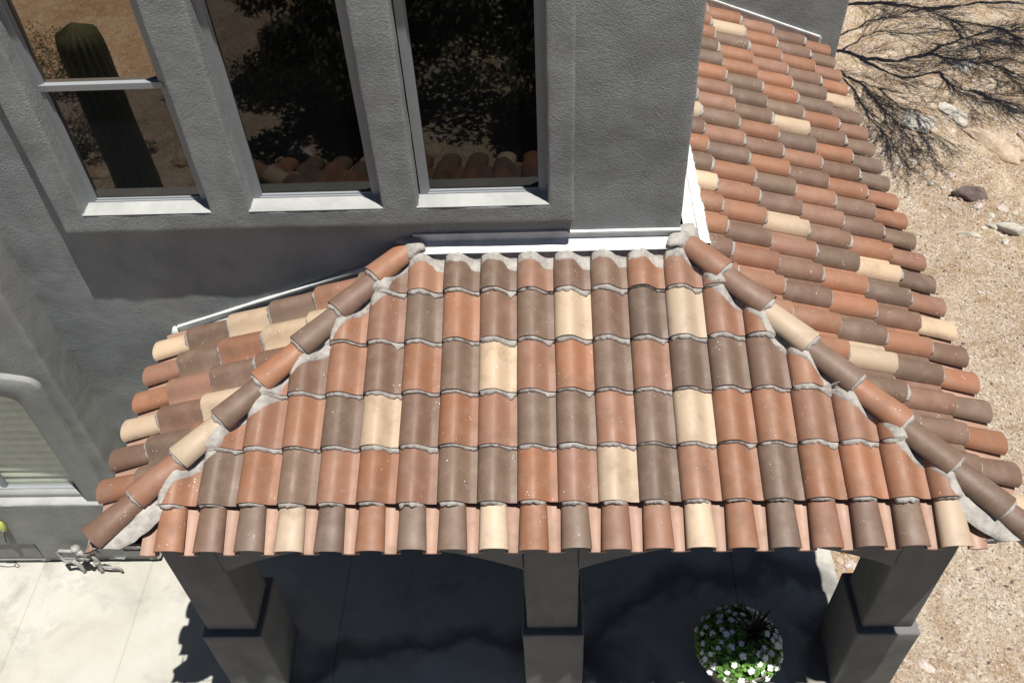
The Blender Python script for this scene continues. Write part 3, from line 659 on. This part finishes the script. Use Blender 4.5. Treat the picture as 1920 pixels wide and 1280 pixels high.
def px(x, y, z=G - .04):
    d = FW * 1701.4 + RT * (x - 960) - UP * (y - 640); t_ = (z - co.location.z) / d.z if False else (z - 9.1621) / d.z
    return Vector((2.7482, -3.1952, 9.1621)) + d * t_
def rock(seed, P, r, sx, sy, sz, mat, label, cat='rock', group=None, rz=0, name='rock', sub=3, sink=.6):
    o = bpy.data.objects.new(name, rock_mesh(seed, r, sx, sy, sz, mat, sub)); zt = terr(P[0], P[1]); o.location = (P[0], P[1], zt + r * sz * (1 - 2 * sink) * .6); o.rotation_euler.z = rz; link(o); return tag(o, label, cat, group)
rock(3, (9.06, 7.78), .25, 1.15, .8, .8, 'dark', 'dark brown angular boulder lying among pale stones on the gravel', name='boulder', cat='boulder', rz=-.3)
for i, (x, y, r, sx, sy, mt, lb) in enumerate([
    (9.35, 6.95, .26, 1.5, .55, 'white', 'long flat white rock just below the dark boulder'), (9.75, 7.0, .15, 1.6, .7, 'tan', 'tan slab of rock right of the long white rock'), (9.95, 6.5, .13, 1, .8, 'white', 'white rock at the right end of the stone line'),
    (9.38, 7.42, .09, 1, 1, 'pink', 'round pink stone at the right foot of the dark boulder'), (8.9, 8.25, .07, 1.2, .8, 'pink', 'small pink stone just above the dark boulder'), (8.75, 6.9, .12, 1.2, .5, 'white', 'broken white rock left of the long white rock'),
    (9.55, 7.35, .06, 1, .8, 'tan', 'small tan stone beside the round pink stone'), (9.4, 9.8, .24, .9, 1.3, 'white', 'broad pale rock outcrop in the middle of the slope'), (8.75, 9.55, .27, 1.0, 1.2, 'white', 'large chalky outcrop nearest the tiled eave'),
    (10.1, 11.3, .2, 1.1, .9, 'white', 'chalky outcrop lying under the branch shadows'), (10.3, 9.2, .1, 1.5, .7, 'pink', 'pinkish flat stone near the right edge'), (7.80, 9.75, .1, 1.3, .8, 'white', 'white stone peeping out beside the cream eave tile'), (6.29, .60, .085, .8, 1.2, 'pink', 'pointed pinkish stone beside the right column base'),
    (6.05, .15, .09, 1.1, .9, 'pink', 'rounded stone at the foot of the right column'), (7.2, 2.7, .06, 1.2, 1, 'white', 'white pebble below the right roof corner'), (9.2, 6.0, .07, 1, .8, 'tan', 'brown stone alone on the lower gravel')]):
    rock(20 + i, (x, y), r, sx, sy, .45, mt, lb, rz=[-.5, -.6, .2, 0, .3, -.4, 0, .2, .5, .1, -.2, .3, .2, .1, 0, .5][i])
rock(501, (9.75, 9.0), .42, 1.5, .5, .35, 'tan', 'long tan ledge of rock running down the slope above the dark boulder', rz=-1.0, sink=.62)
rock(502, (10.6, 8.6), .45, 1.9, .4, .35, 'tan', 'long cracked tan ledge near the right edge', rz=-.95, sink=.6)
rock(503, (9.0, 10.3), .36, 1.3, .7, .3, 'tan', 'low tan outcrop in the branch shadows beside the chalky one', rz=-.6, sink=.65)
rn = random.Random(5)
for i in range(34):   # river stones in the bed between the patio and the gravel
    x = rn.uniform(5.72, 6.0); y = rn.uniform(1.0, 2.1); rock(100 + i, (x, y), rn.uniform(.035, .075), rn.uniform(.9, 1.4), rn.uniform(.7, 1), .7, rn.choice(['pink', 'white', 'ochre', 'pink', 'tan']), 'rounded river stone in the bed between patio edge and gravel', 'stone', 'river stones beside the patio', rn.uniform(0, 3), 'river_stone', 2)
for i in range(60):
    a = rn.gauss(0, 1); P = (9.2 + a * .55 + rn.gauss(0, .25), 7.3 - a * .75 + rn.gauss(0, .3)); rock(200 + i, P, rn.uniform(.025, .085), rn.uniform(.9, 1.4), rn.uniform(.7, 1), .6, rn.choice(['pink', 'white', 'tan', 'white']), 'small pale stone scattered round the dark boulder', 'stone', 'small stones round the dark boulder', rn.uniform(0, 3), 'stone', 1)
# loose gravel, uncountable
gm = {'white': MB(), 'tan': MB(), 'dark': MB(), 'brown': MB()}
ico = bmesh.new(); bmesh.ops.create_icosphere(ico, subdivisions=1, radius=1); IV = [v.co.copy() for v in ico.verts]; IF = [tuple(v.index for v in f_.verts) for f_ in ico.faces]; ico.free()
for i in range(17000):
    if rn.random() < .55: x, y = rn.uniform(5.75, 9.5), rn.uniform(-.2, 9)
    else: x, y = rn.uniform(6.5, 13), rn.uniform(3, 14)
    if y > 6.5 and x < 6.3: continue
    r = .005 + .016 * rn.random() ** 4; z = terr(x, y); sx_, sy_, a = rn.uniform(.8, 1.5), rn.uniform(.7, 1.1), rn.uniform(0, 3); ca_, sa_ = math.cos(a), math.sin(a)
    j = [rn.uniform(.75, 1.15) for _ in IV]
    vs = [(x + r * q * (v.x * sx_ * ca_ - v.y * sy_ * sa_), y + r * q * (v.x * sx_ * sa_ + v.y * sy_ * ca_), z + r * q * v.z * .7 + r * .25) for v, q in zip(IV, j)]
    gm[rn.choice(['white', 'tan', 'tan', 'brown', 'brown', 'dark'])].add(vs, IF, smooth=False)
for k, g_ in gm.items():
    tag(g_.build('gravel', {'white': RK['white'], 'tan': RK['pink'], 'dark': RK['dark'], 'brown': RK['tan']}[k]), {'white': 'white gravel grains over the soil', 'tan': 'pinkish gravel grains over the soil', 'dark': 'dark gravel grains over the soil', 'brown': 'brown gravel grains over the soil'}[k], None, None, 'stuff')
# ================================================================== TREE whose shadow falls over the slope
BARK = plain('grey brown bark', (.16, .12, .09), .9, bmp=.004); LEAF = plain('thin green leaflets', (.10, .16, .04), .7, var=.3)
tree = thing('desert_tree', 'wide thin-leaved desert tree behind the house casting branch shadows', 'tree', (7.3, 13.0, G))
tr_ = MB(); tw_ = MB(); lf = MB(); rn = random.Random(11)
def tp(x, y, h): return px(x, y) + Vector((.16 * h, -.15 * h, h))
def twig(p, d, L, r, lev):
    n = 4; pts = [p]; q = p.copy(); dd = d.copy()
    for i in range(n):
        dd = (dd + Vector((rn.gauss(0, .12), rn.gauss(0, .12), rn.gauss(0, .10) + (.02)))).normalized(); 
        if q.z < G + 3.0: dd.z = abs(dd.z)
        q = q + dd * L / n; pts.append(q.copy())
    tw_.tube(pts, [max(.0042, r * (1 - .7 * i / n)) for i in range(n + 1)], 3, caps=False)
    if lev > 0:
        for _ in range(rn.choice([4, 5, 6])):
            i = rn.randint(1, n); nd_ = (dd + Vector((rn.uniform(-.5, .5), rn.uniform(-.5, .5), rn.uniform(-.25, .25)))).normalized(); twig(pts[i], nd_, L * rn.uniform(.5, .8), r * .55, lev - 1)
BR = [([(1500, 110), (1575, 97), (1625, 108), (1680, 112), (1730, 105), (1770, 117), (1830, 130), (1890, 150)], .075, 3.5), ([(1612, 108), (1650, 130), (1685, 143), (1755, 139), (1775, 165), (1840, 185)], .055, 3.45), ([(1500, 25), (1598, 17), (1680, 24), (1718, 30), (1770, 52), (1830, 68), (1900, 95)], .075, 3.9),
      ([(1718, 30), (1800, 25), (1880, 22), (1980, 16)], .065, 3.9), ([(1520, 120), (1573, 128), (1610, 150), (1640, 190), (1680, 240)], .04, 3.4), ([(1730, 105), (1790, 85), (1840, 78), (1900, 70)], .04, 3.55), ([(1560, 70), (1620, 45), (1700, 35)], .03, 3.5), ([(1570, 100), (1610, 70), (1640, 60), (1700, 72)], .026, 3.5),
      ([(1755, 139), (1770, 165), (1800, 180), (1850, 182)], .022, 3.45), ([(1573, 128), (1600, 170), (1625, 220), (1665, 262)], .03, 3.4), ([(1590, 135), (1640, 165), (1680, 200), (1710, 240)], .026, 3.4), ([(1770, 52), (1780, 75), (1800, 85), (1840, 95)], .022, 3.7)]
root = px(1500, 60, G) + Vector((-.2, .2, 0))
for pl, r, h in BR:
    pts = [tp(x, y, h + .12 * math.sin(i)) for i, (x, y) in enumerate(pl)]; fin = []
    for i in range(len(pts) - 1):
        for k in range(4): fin.append(pts[i].lerp(pts[i + 1], k / 4) + Vector((N3(i, k, r, 3.3), N3(k, i, r * 9, 2.7), 0)) * .05)
    fin.append(pts[-1]); n = len(fin); tr_.tube(fin, [r * (1 - .75 * i / n) for i in range(n)], 6)
    for i in range(3, n):
        for _ in range(2 if i < n * .5 else 3):
            d = (fin[min(i + 1, n - 1)] - fin[i - 1]).normalized(); d = (d + Vector((rn.uniform(-.5, .55), rn.uniform(-.75, .4), rn.uniform(-.15, .3)))).normalized()
            twig(fin[i], d, rn.uniform(.45, .95), .0085, 2 if rn.random() < .35 else 1)
tr0 = tp(1500, 110, 3.5); tr1 = tp(1500, 25, 3.9)
tr_.tube([root, root + Vector((.05, -.1, .7)), root.lerp(tr0, .6) + Vector((0, 0, .1)), tr0], [.16, .13, .09, .05], 10); tr_.tube([root + Vector((.05, -.1, .7)), root.lerp(tr1, .6) + Vector((0, 0, .1)), tr1], [.1, .08, .05], 8)
o1 = tr_.build('trunk', BARK); o1.parent = tree; o1.matrix_parent_inverse = Matrix.Translation(-Vector(tree.location))
o2 = tw_.build('crown', BARK); o2.parent = tree; o2.matrix_parent_inverse = Matrix.Translation(-Vector(tree.location)); o2['label'] = 'airy crown of fine twigs'
# green shrub at the top of the slope
bsh = MB(); c0 = px(1745, -6); c0.z = terr(c0.x, c0.y); rn = random.Random(3)
for i in range(900):
    a = rn.uniform(0, 6.28); r0 = rn.random() ** .5; b0 = c0 + Vector((math.cos(a) * r0 * .6, math.sin(a) * r0 * .3, 0)); d = Vector((math.cos(a) * r0 * .7 + rn.gauss(0, .2), math.sin(a) * r0 * .6 - .1 + rn.gauss(0, .2), 1)).normalized(); L = rn.uniform(.3, .65)
    s_ = d.orthogonal().normalized() * .006; p1 = b0 + d * L * .6; p2 = b0 + d * L + Vector((rn.gauss(0, .05), rn.gauss(0, .05), -.04)); bsh.add([b0 - s_, b0 + s_, p1 + s_, p1 - s_, p2], [(0, 1, 2, 3), (3, 2, 4)], smooth=False)
tag(bsh.build('shrub', plain('fresh green stems', (.20, .27, .07), .7, var=.35, scale=20)), 'wispy bright green shrub at the top of the gravel slope', 'shrub')
# ================================================================== PLANTER
pc = Vector((4.43, .56, G)); POTM = plain('dark brown glazed pot', (.085, .065, .06), .45, var=.2, scale=20)
pot = MB(); prof_ = [(.0, .0), (.20, .0), (.23, .03)]
for i in range(22):
    z = .05 + i * .02; r = .235 + .11 * (z / .5) + (.006 if i % 2 else -.002); prof_.append((r, z))
prof_ += [(.355, .50), (.365, .515), (.355, .53), (.325, .525), (.31, .47), (.0, .46)]
pot.lathe(prof_, pc, 48); po = pot.build('flower_pot', POTM); tag(po, 'large dark brown ribbed round pot holding white flowers on the shaded patio', 'flower pot')
fl = thing('flowering_plant', 'mound of white flowers with green leaves filling the brown pot', 'plant', tuple(pc + Vector((0, 0, .47))))
lm = MB(); rn = random.Random(21); inv = Matrix.Translation(-(pc + Vector((0, 0, .47))))
def dome(a, q, k=1.0): return pc + Vector((math.cos(a) * math.sin(q) * .37 * k, math.sin(a) * math.sin(q) * .35 * k, .50 + math.cos(q) * .22 * k))
for i in range(2100):
    a = rn.uniform(0, 6.283); q = math.acos(1 - rn.random() * 1.12); k = rn.uniform(.74, 1.09); p = dome(a, q, k); nrm = (p - pc - Vector((0, 0, .4))).normalized()
    nrm = (nrm + Vector((rn.gauss(0, .35), rn.gauss(0, .35), rn.gauss(0, .35)))).normalized(); u_ = nrm.orthogonal().normalized(); u_ = Matrix.Rotation(rn.uniform(0, 6.28), 3, nrm) @ u_; v_ = nrm.cross(u_); L = rn.uniform(.022, .038)
    lm.add([p - u_ * L, p - u_ * L * .2 + v_ * L * .5, p + u_ * L * .5 + v_ * L * .35, p + u_ * L, p + u_ * L * .5 - v_ * L * .35, p - u_ * L * .2 - v_ * L * .5], [(0, 1, 2, 3, 4, 5)], smooth=False)
o = lm.build('leaves', plain('impatiens leaf', (.12, .27, .045), .5, var=.35, scale=40)); o.parent = fl; o.matrix_parent_inverse = inv
PET = plain('white petals', (.85, .85, .86), .6, var=.03, scale=30); pm_ = PET
fs = []
def flower(p, nrm, r):
    b = MB(); u_ = nrm.orthogonal().normalized(); u_ = Matrix.Rotation(rn.uniform(0, 6.28), 3, nrm) @ u_
    for k in range(5):
        d = Matrix.Rotation(k * 1.2566, 3, nrm) @ u_; t_ = nrm.cross(d); c = p
        b.add([c, c + d * r * .5 + t_ * r * .42 + nrm * .004, c + d * r * .95 + t_ * r * .30 + nrm * .002, c + d * r * 1.0 - t_ * r * .08 - nrm * .003, c + d * r * .9 - t_ * r * .42, c + d * r * .45 - t_ * r * .36 + nrm * .003], [(0, 5, 4, 3, 2, 1)], smooth=False)
    o = b.build('flower', PET); o.parent = fl; o.matrix_parent_inverse = inv
pts_ = []
tries = 0
while len(pts_) < 78 and tries < 4000:
    tries += 1; a = rn.uniform(0, 6.283); q = math.acos(1 - rn.random() * 1.05); p = dome(a, q, 1.07)
    if (p - (pc + Vector((.10, -.02, .72)))).length < .13: continue
    if all((p - o_).length > .055 for o_ in pts_): pts_.append(p)
for p in pts_:
    nrm = (p - pc - Vector((0, 0, .38))).normalized(); nrm = (nrm + Vector((rn.gauss(0, .18), -.1 + rn.gauss(0, .18), .25))).normalized(); flower(p, nrm, rn.uniform(.024, .037))
sp_ = MB(); c0 = pc + Vector((.10, .02, .68))
for i in range(46):
    a = rn.uniform(0, 6.28); el = rn.uniform(.25, 1.3); d = Vector((math.cos(a) * math.cos(el), math.sin(a) * math.cos(el), math.sin(el))); L = rn.uniform(.2, .34); s_ = d.cross(Vector((0, 0, 1))).normalized() * .010
    p1 = c0 + d * L * .5; p2 = c0 + d * L + Vector((0, 0, -.05 * L / .3)); sp_.add([c0 - s_ * .6, c0 + s_ * .6, p1 + s_, p1 - s_, p2], [(0, 1, 2, 3), (3, 2, 4)], smooth=False)
o = sp_.build('spiky_plant', plain('dark bronze blades', (.035, .03, .02), .5)); tag(o, 'dark spiky leaved plant rising from the flower mound', 'plant')
# ================================================================== BACKFLOW PIPES
bf = thing('backflow_preventer', 'grey pipework with valves standing on the patio below the left roof corner', 'plumbing', (-2.1, 1.5, G)); PIPE = plain('weathered grey pipe', (.30, .29, .27), .6, var=.25, scale=25, bmp=.002)
inv = Matrix.Translation(-Vector((-2.1, 1.5, G)))
def bp_(name, pts, r, n=10, mat=PIPE):
    b = MB(); b.tube(pts, r, n); o = b.build(name, mat); o.parent = bf; o.matrix_parent_inverse = inv; return o
def wp(x, y, h): return px(x, y, G + h)
bp_('riser', [wp(160, 1072, 0), wp(156, 1066, .06), wp(146, 1056, .15), wp(136, 1051, .2)], .022)
bp_('pipe', [wp(136, 1051, .2), wp(121, 1052, .22), wp(117, 1046, .26), wp(108, 1034, .34), wp(112, 1032, .36), wp(140, 1033, .36)], .018)
bp_('valve_body', [wp(138, 1034, .36), wp(150, 1036, .36), wp(158, 1040, .34)], [.024, .034, .02]); bp_('handwheel', [wp(141, 1029, .40), wp(141, 1027, .42)], .045, 16)
bp_('fitting', [wp(150, 1046, .28), wp(160, 1044, .30), wp(166, 1048, .26)], [.03, .022, .03])
bp_('conduit', [wp(155, 1050, .25), wp(163, 1038, .36), wp(168, 1020, .55), wp(171, 1005, .78)], .018)
bp_('riser', [wp(193, 1072, 0), wp(190, 1066, .05), wp(186, 1058, .12), wp(180, 1048, .22), wp(172, 1038, .32)], .023); bp_('union', [wp(183, 1056, .14), wp(180, 1051, .19)], .034, 8)
bp_('pipe', [wp(172, 1038, .32), wp(177, 1028, .42), wp(186, 1037, .34)], .014); bp_('hose_bib', [wp(192, 1062, .09), wp(204, 1063, .1), wp(222, 1063, .1), wp(230, 1071, .03)], .014)
bp_('lever', [wp(203, 1057, .14), wp(208, 1056, .15), wp(224, 1056, .15)], .005, 6)
# tag, cable and box at the far left, all three guessed
def pyy(x, y, Y):
    d = FW * 1701.4 + RT * (x - 960) - UP * (y - 640); return Vector((2.7482, -3.1952, 9.1621)) + d * ((Y + 3.1952) / d.y)
hq = pyy(2, 985, 1.725); on = MB(); on.lathe([(0, -.085), (.028, -.075), (.038, -.03), (.033, .03), (.018, .06), (0, .065)], hq, 14)
o = on.build('hanging_tag', plain('yellow green gloss', (.42, .46, .12), .3)); tag(o, 'small yellow green tag hanging on the lowest wall at the left edge', 'lantern')
st = MB(); st.tube([hq + Vector((0, .0, .06)), hq + Vector((0, .02, .10)), hq + Vector((0, .05, .11))], .006, 6); so_ = st.build('hook', DARK, None); so_.parent = o
bx = px(24, 1050, G); kb = MB(); kb.box((bx.x - .045, bx.y - .035, G), (bx.x + .045, bx.y + .035, G + .05)); kb.box((bx.x - .05, bx.y - .04, G + .045), (bx.x + .05, bx.y + .04, G + .055))
o = kb.build('cable_box', plain('black plastic', (.02, .02, .02), .5)); tag(o, 'small black box with a thin looped cable on the patio by the left wall', 'cable box')
kc = MB(); e1 = pyy(8, 1002, 1.72); kc.tube([hq + Vector((.01, -.01, -.08)), e1, px(18, 1038, G + .05)], .005, 6); kc.tube([px(28, 1052, G + .01), px(37, 1061, G + .005), px(33, 1063, G + .005), px(27, 1061, G + .005), px(29, 1056, G + .02)], .004, 6); kc.tube([px(27, 1061, G + .005), px(15, 1062, G + .005), px(-10, 1060, G + .005)], .004, 6)
so_ = kc.build('cable', DARK); so_.parent = o
# ================================================================== WHAT THE WINDOWS REFLECT (in front of the house, behind the camera)
CACT = plain('saguaro skin', (.045, .058, .03), .7, var=.3, scale=12)
def saguaro(x, y, h, r):
    n = 18; b = MB(); rows = []
    for i in range(26):
        q = i / 25; z = q * h; rr = r * (1 - .10 * q) * (1 if q < .93 else math.sqrt(max(0.0, 1 - ((q - .93) / .07) ** 2)) * .98 + .02); rows.append([(x + rr * math.cos(6.2832 * k / (n * 4)) * (1 + .08 * (1 if k % 4 < 2 else -1)), y + rr * math.sin(6.2832 * k / (n * 4)) * (1 + .08 * (1 if k % 4 < 2 else -1)), terr(x, y) - .05 + z) for k in range(n * 4 + 1)])
    b.grid(rows, flip=True); o = b.build('saguaro', CACT); return tag(o, 'tall ribbed saguaro cactus seen mirrored in the left window', 'cactus')
saguaro(-3.05, -2.72, 3.5, .29)
def bush(x, y, r, h, n, seed, label, mat, cat='bush', name='bush', lift_=0.0, ls=.04):
    b = MB(); rn = random.Random(seed); z0 = terr(x, y) + lift_
    cl = [(Vector((rn.gauss(0, .45) * r, rn.gauss(0, .45) * r, rn.uniform(.25, .95) * h)), rn.uniform(.2, .45) * r) for _ in range(14)]
    for i in range(n):
        c, cr = cl[rn.randrange(14)]; d = Vector((rn.gauss(0, 1), rn.gauss(0, 1), rn.gauss(0, 1))).normalized(); p = Vector((x, y, z0)) + c + d * cr * rn.random() ** .4; u_ = Vector((rn.gauss(0, 1), rn.gauss(0, 1), rn.gauss(0, 1))).normalized(); v_ = u_.orthogonal(); b.add([p - u_ * ls, p + v_ * ls * .4, p + u_ * ls, p - v_ * ls * .4], [(0, 1, 2, 3)], smooth=False)
    o = b.build(name, mat); return tag(o, label, cat)
DL = plain('dark olive leaves', (.10, .105, .05), .8, var=.4, scale=15); SG = plain('grey green leaves', (.16, .18, .10), .8, var=.35, scale=15)
bush(-5.1, -5.3, .7, .6, 1500, 1, 'grey green bush mirrored beside the cactus', SG); bush(-4.3, -5.0, .4, .35, 700, 12, 'small grey bush mirrored right of the cactus top', SG); bush(-5.6, -4.1, .6, .7, 1300, 14, 'tall loose bush mirrored at the left pane edge', SG); bush(-3.0, -6.6, .6, .6, 900, 2, 'round sage bush mirrored above the cactus', SG); bush(-6.3, -7.2, .8, .8, 1200, 6, 'wide dry bush mirrored at the far left', SG); bush(-4.6, -3.2, .45, .5, 900, 8, 'low bush mirrored left of the cactus', SG)
ct = 0
for i, (x, y, r, h, z) in enumerate([(-.5, -5.9, 1.7, 2.2, .1), (2.6, -5.8, 2.0, 2.4, .1), (.6, -9.4, 2.6, 3.0, .1), (4.6, -8.8, 2.4, 2.8, .1)]):
    t0 = thing('olive_tree', ['dense dark tree mirrored in the middle window', 'dense dark tree mirrored in the right window', 'tall dark tree furthest in the reflection', 'dark tree at the right of the reflection'][i], 'tree', (x, y, G), 'dark trees in front of the house')
    c = bush(x, y, r, h, 9000, 30 + i, None, DL, None, 'crown', z, .085); c.parent = t0; c.matrix_parent_inverse = Matrix.Translation(-Vector((x, y, G)))
    tk = MB(); tk.tube([(x, y, G - .2), (x + .08, y, G + .8), (x - .05, y + .1, G + h * .7)], [.12, .09, .05], 8); q = tk.build('trunk', BARK); q.parent = t0; q.matrix_parent_inverse = Matrix.Translation(-Vector((x, y, G)))
for i in range(10):
    rn2 = random.Random(i + 900); rock(300 + i, (rn2.uniform(-5, 3.5), rn2.uniform(-5.2, -4.0)), rn2.uniform(.15, .3), 1.2, .9, .6, rn2.choice(['tan', 'pink']), 'landscape boulder mirrored low in the windows', 'boulder', 'boulders in front of the house', i, 'boulder')
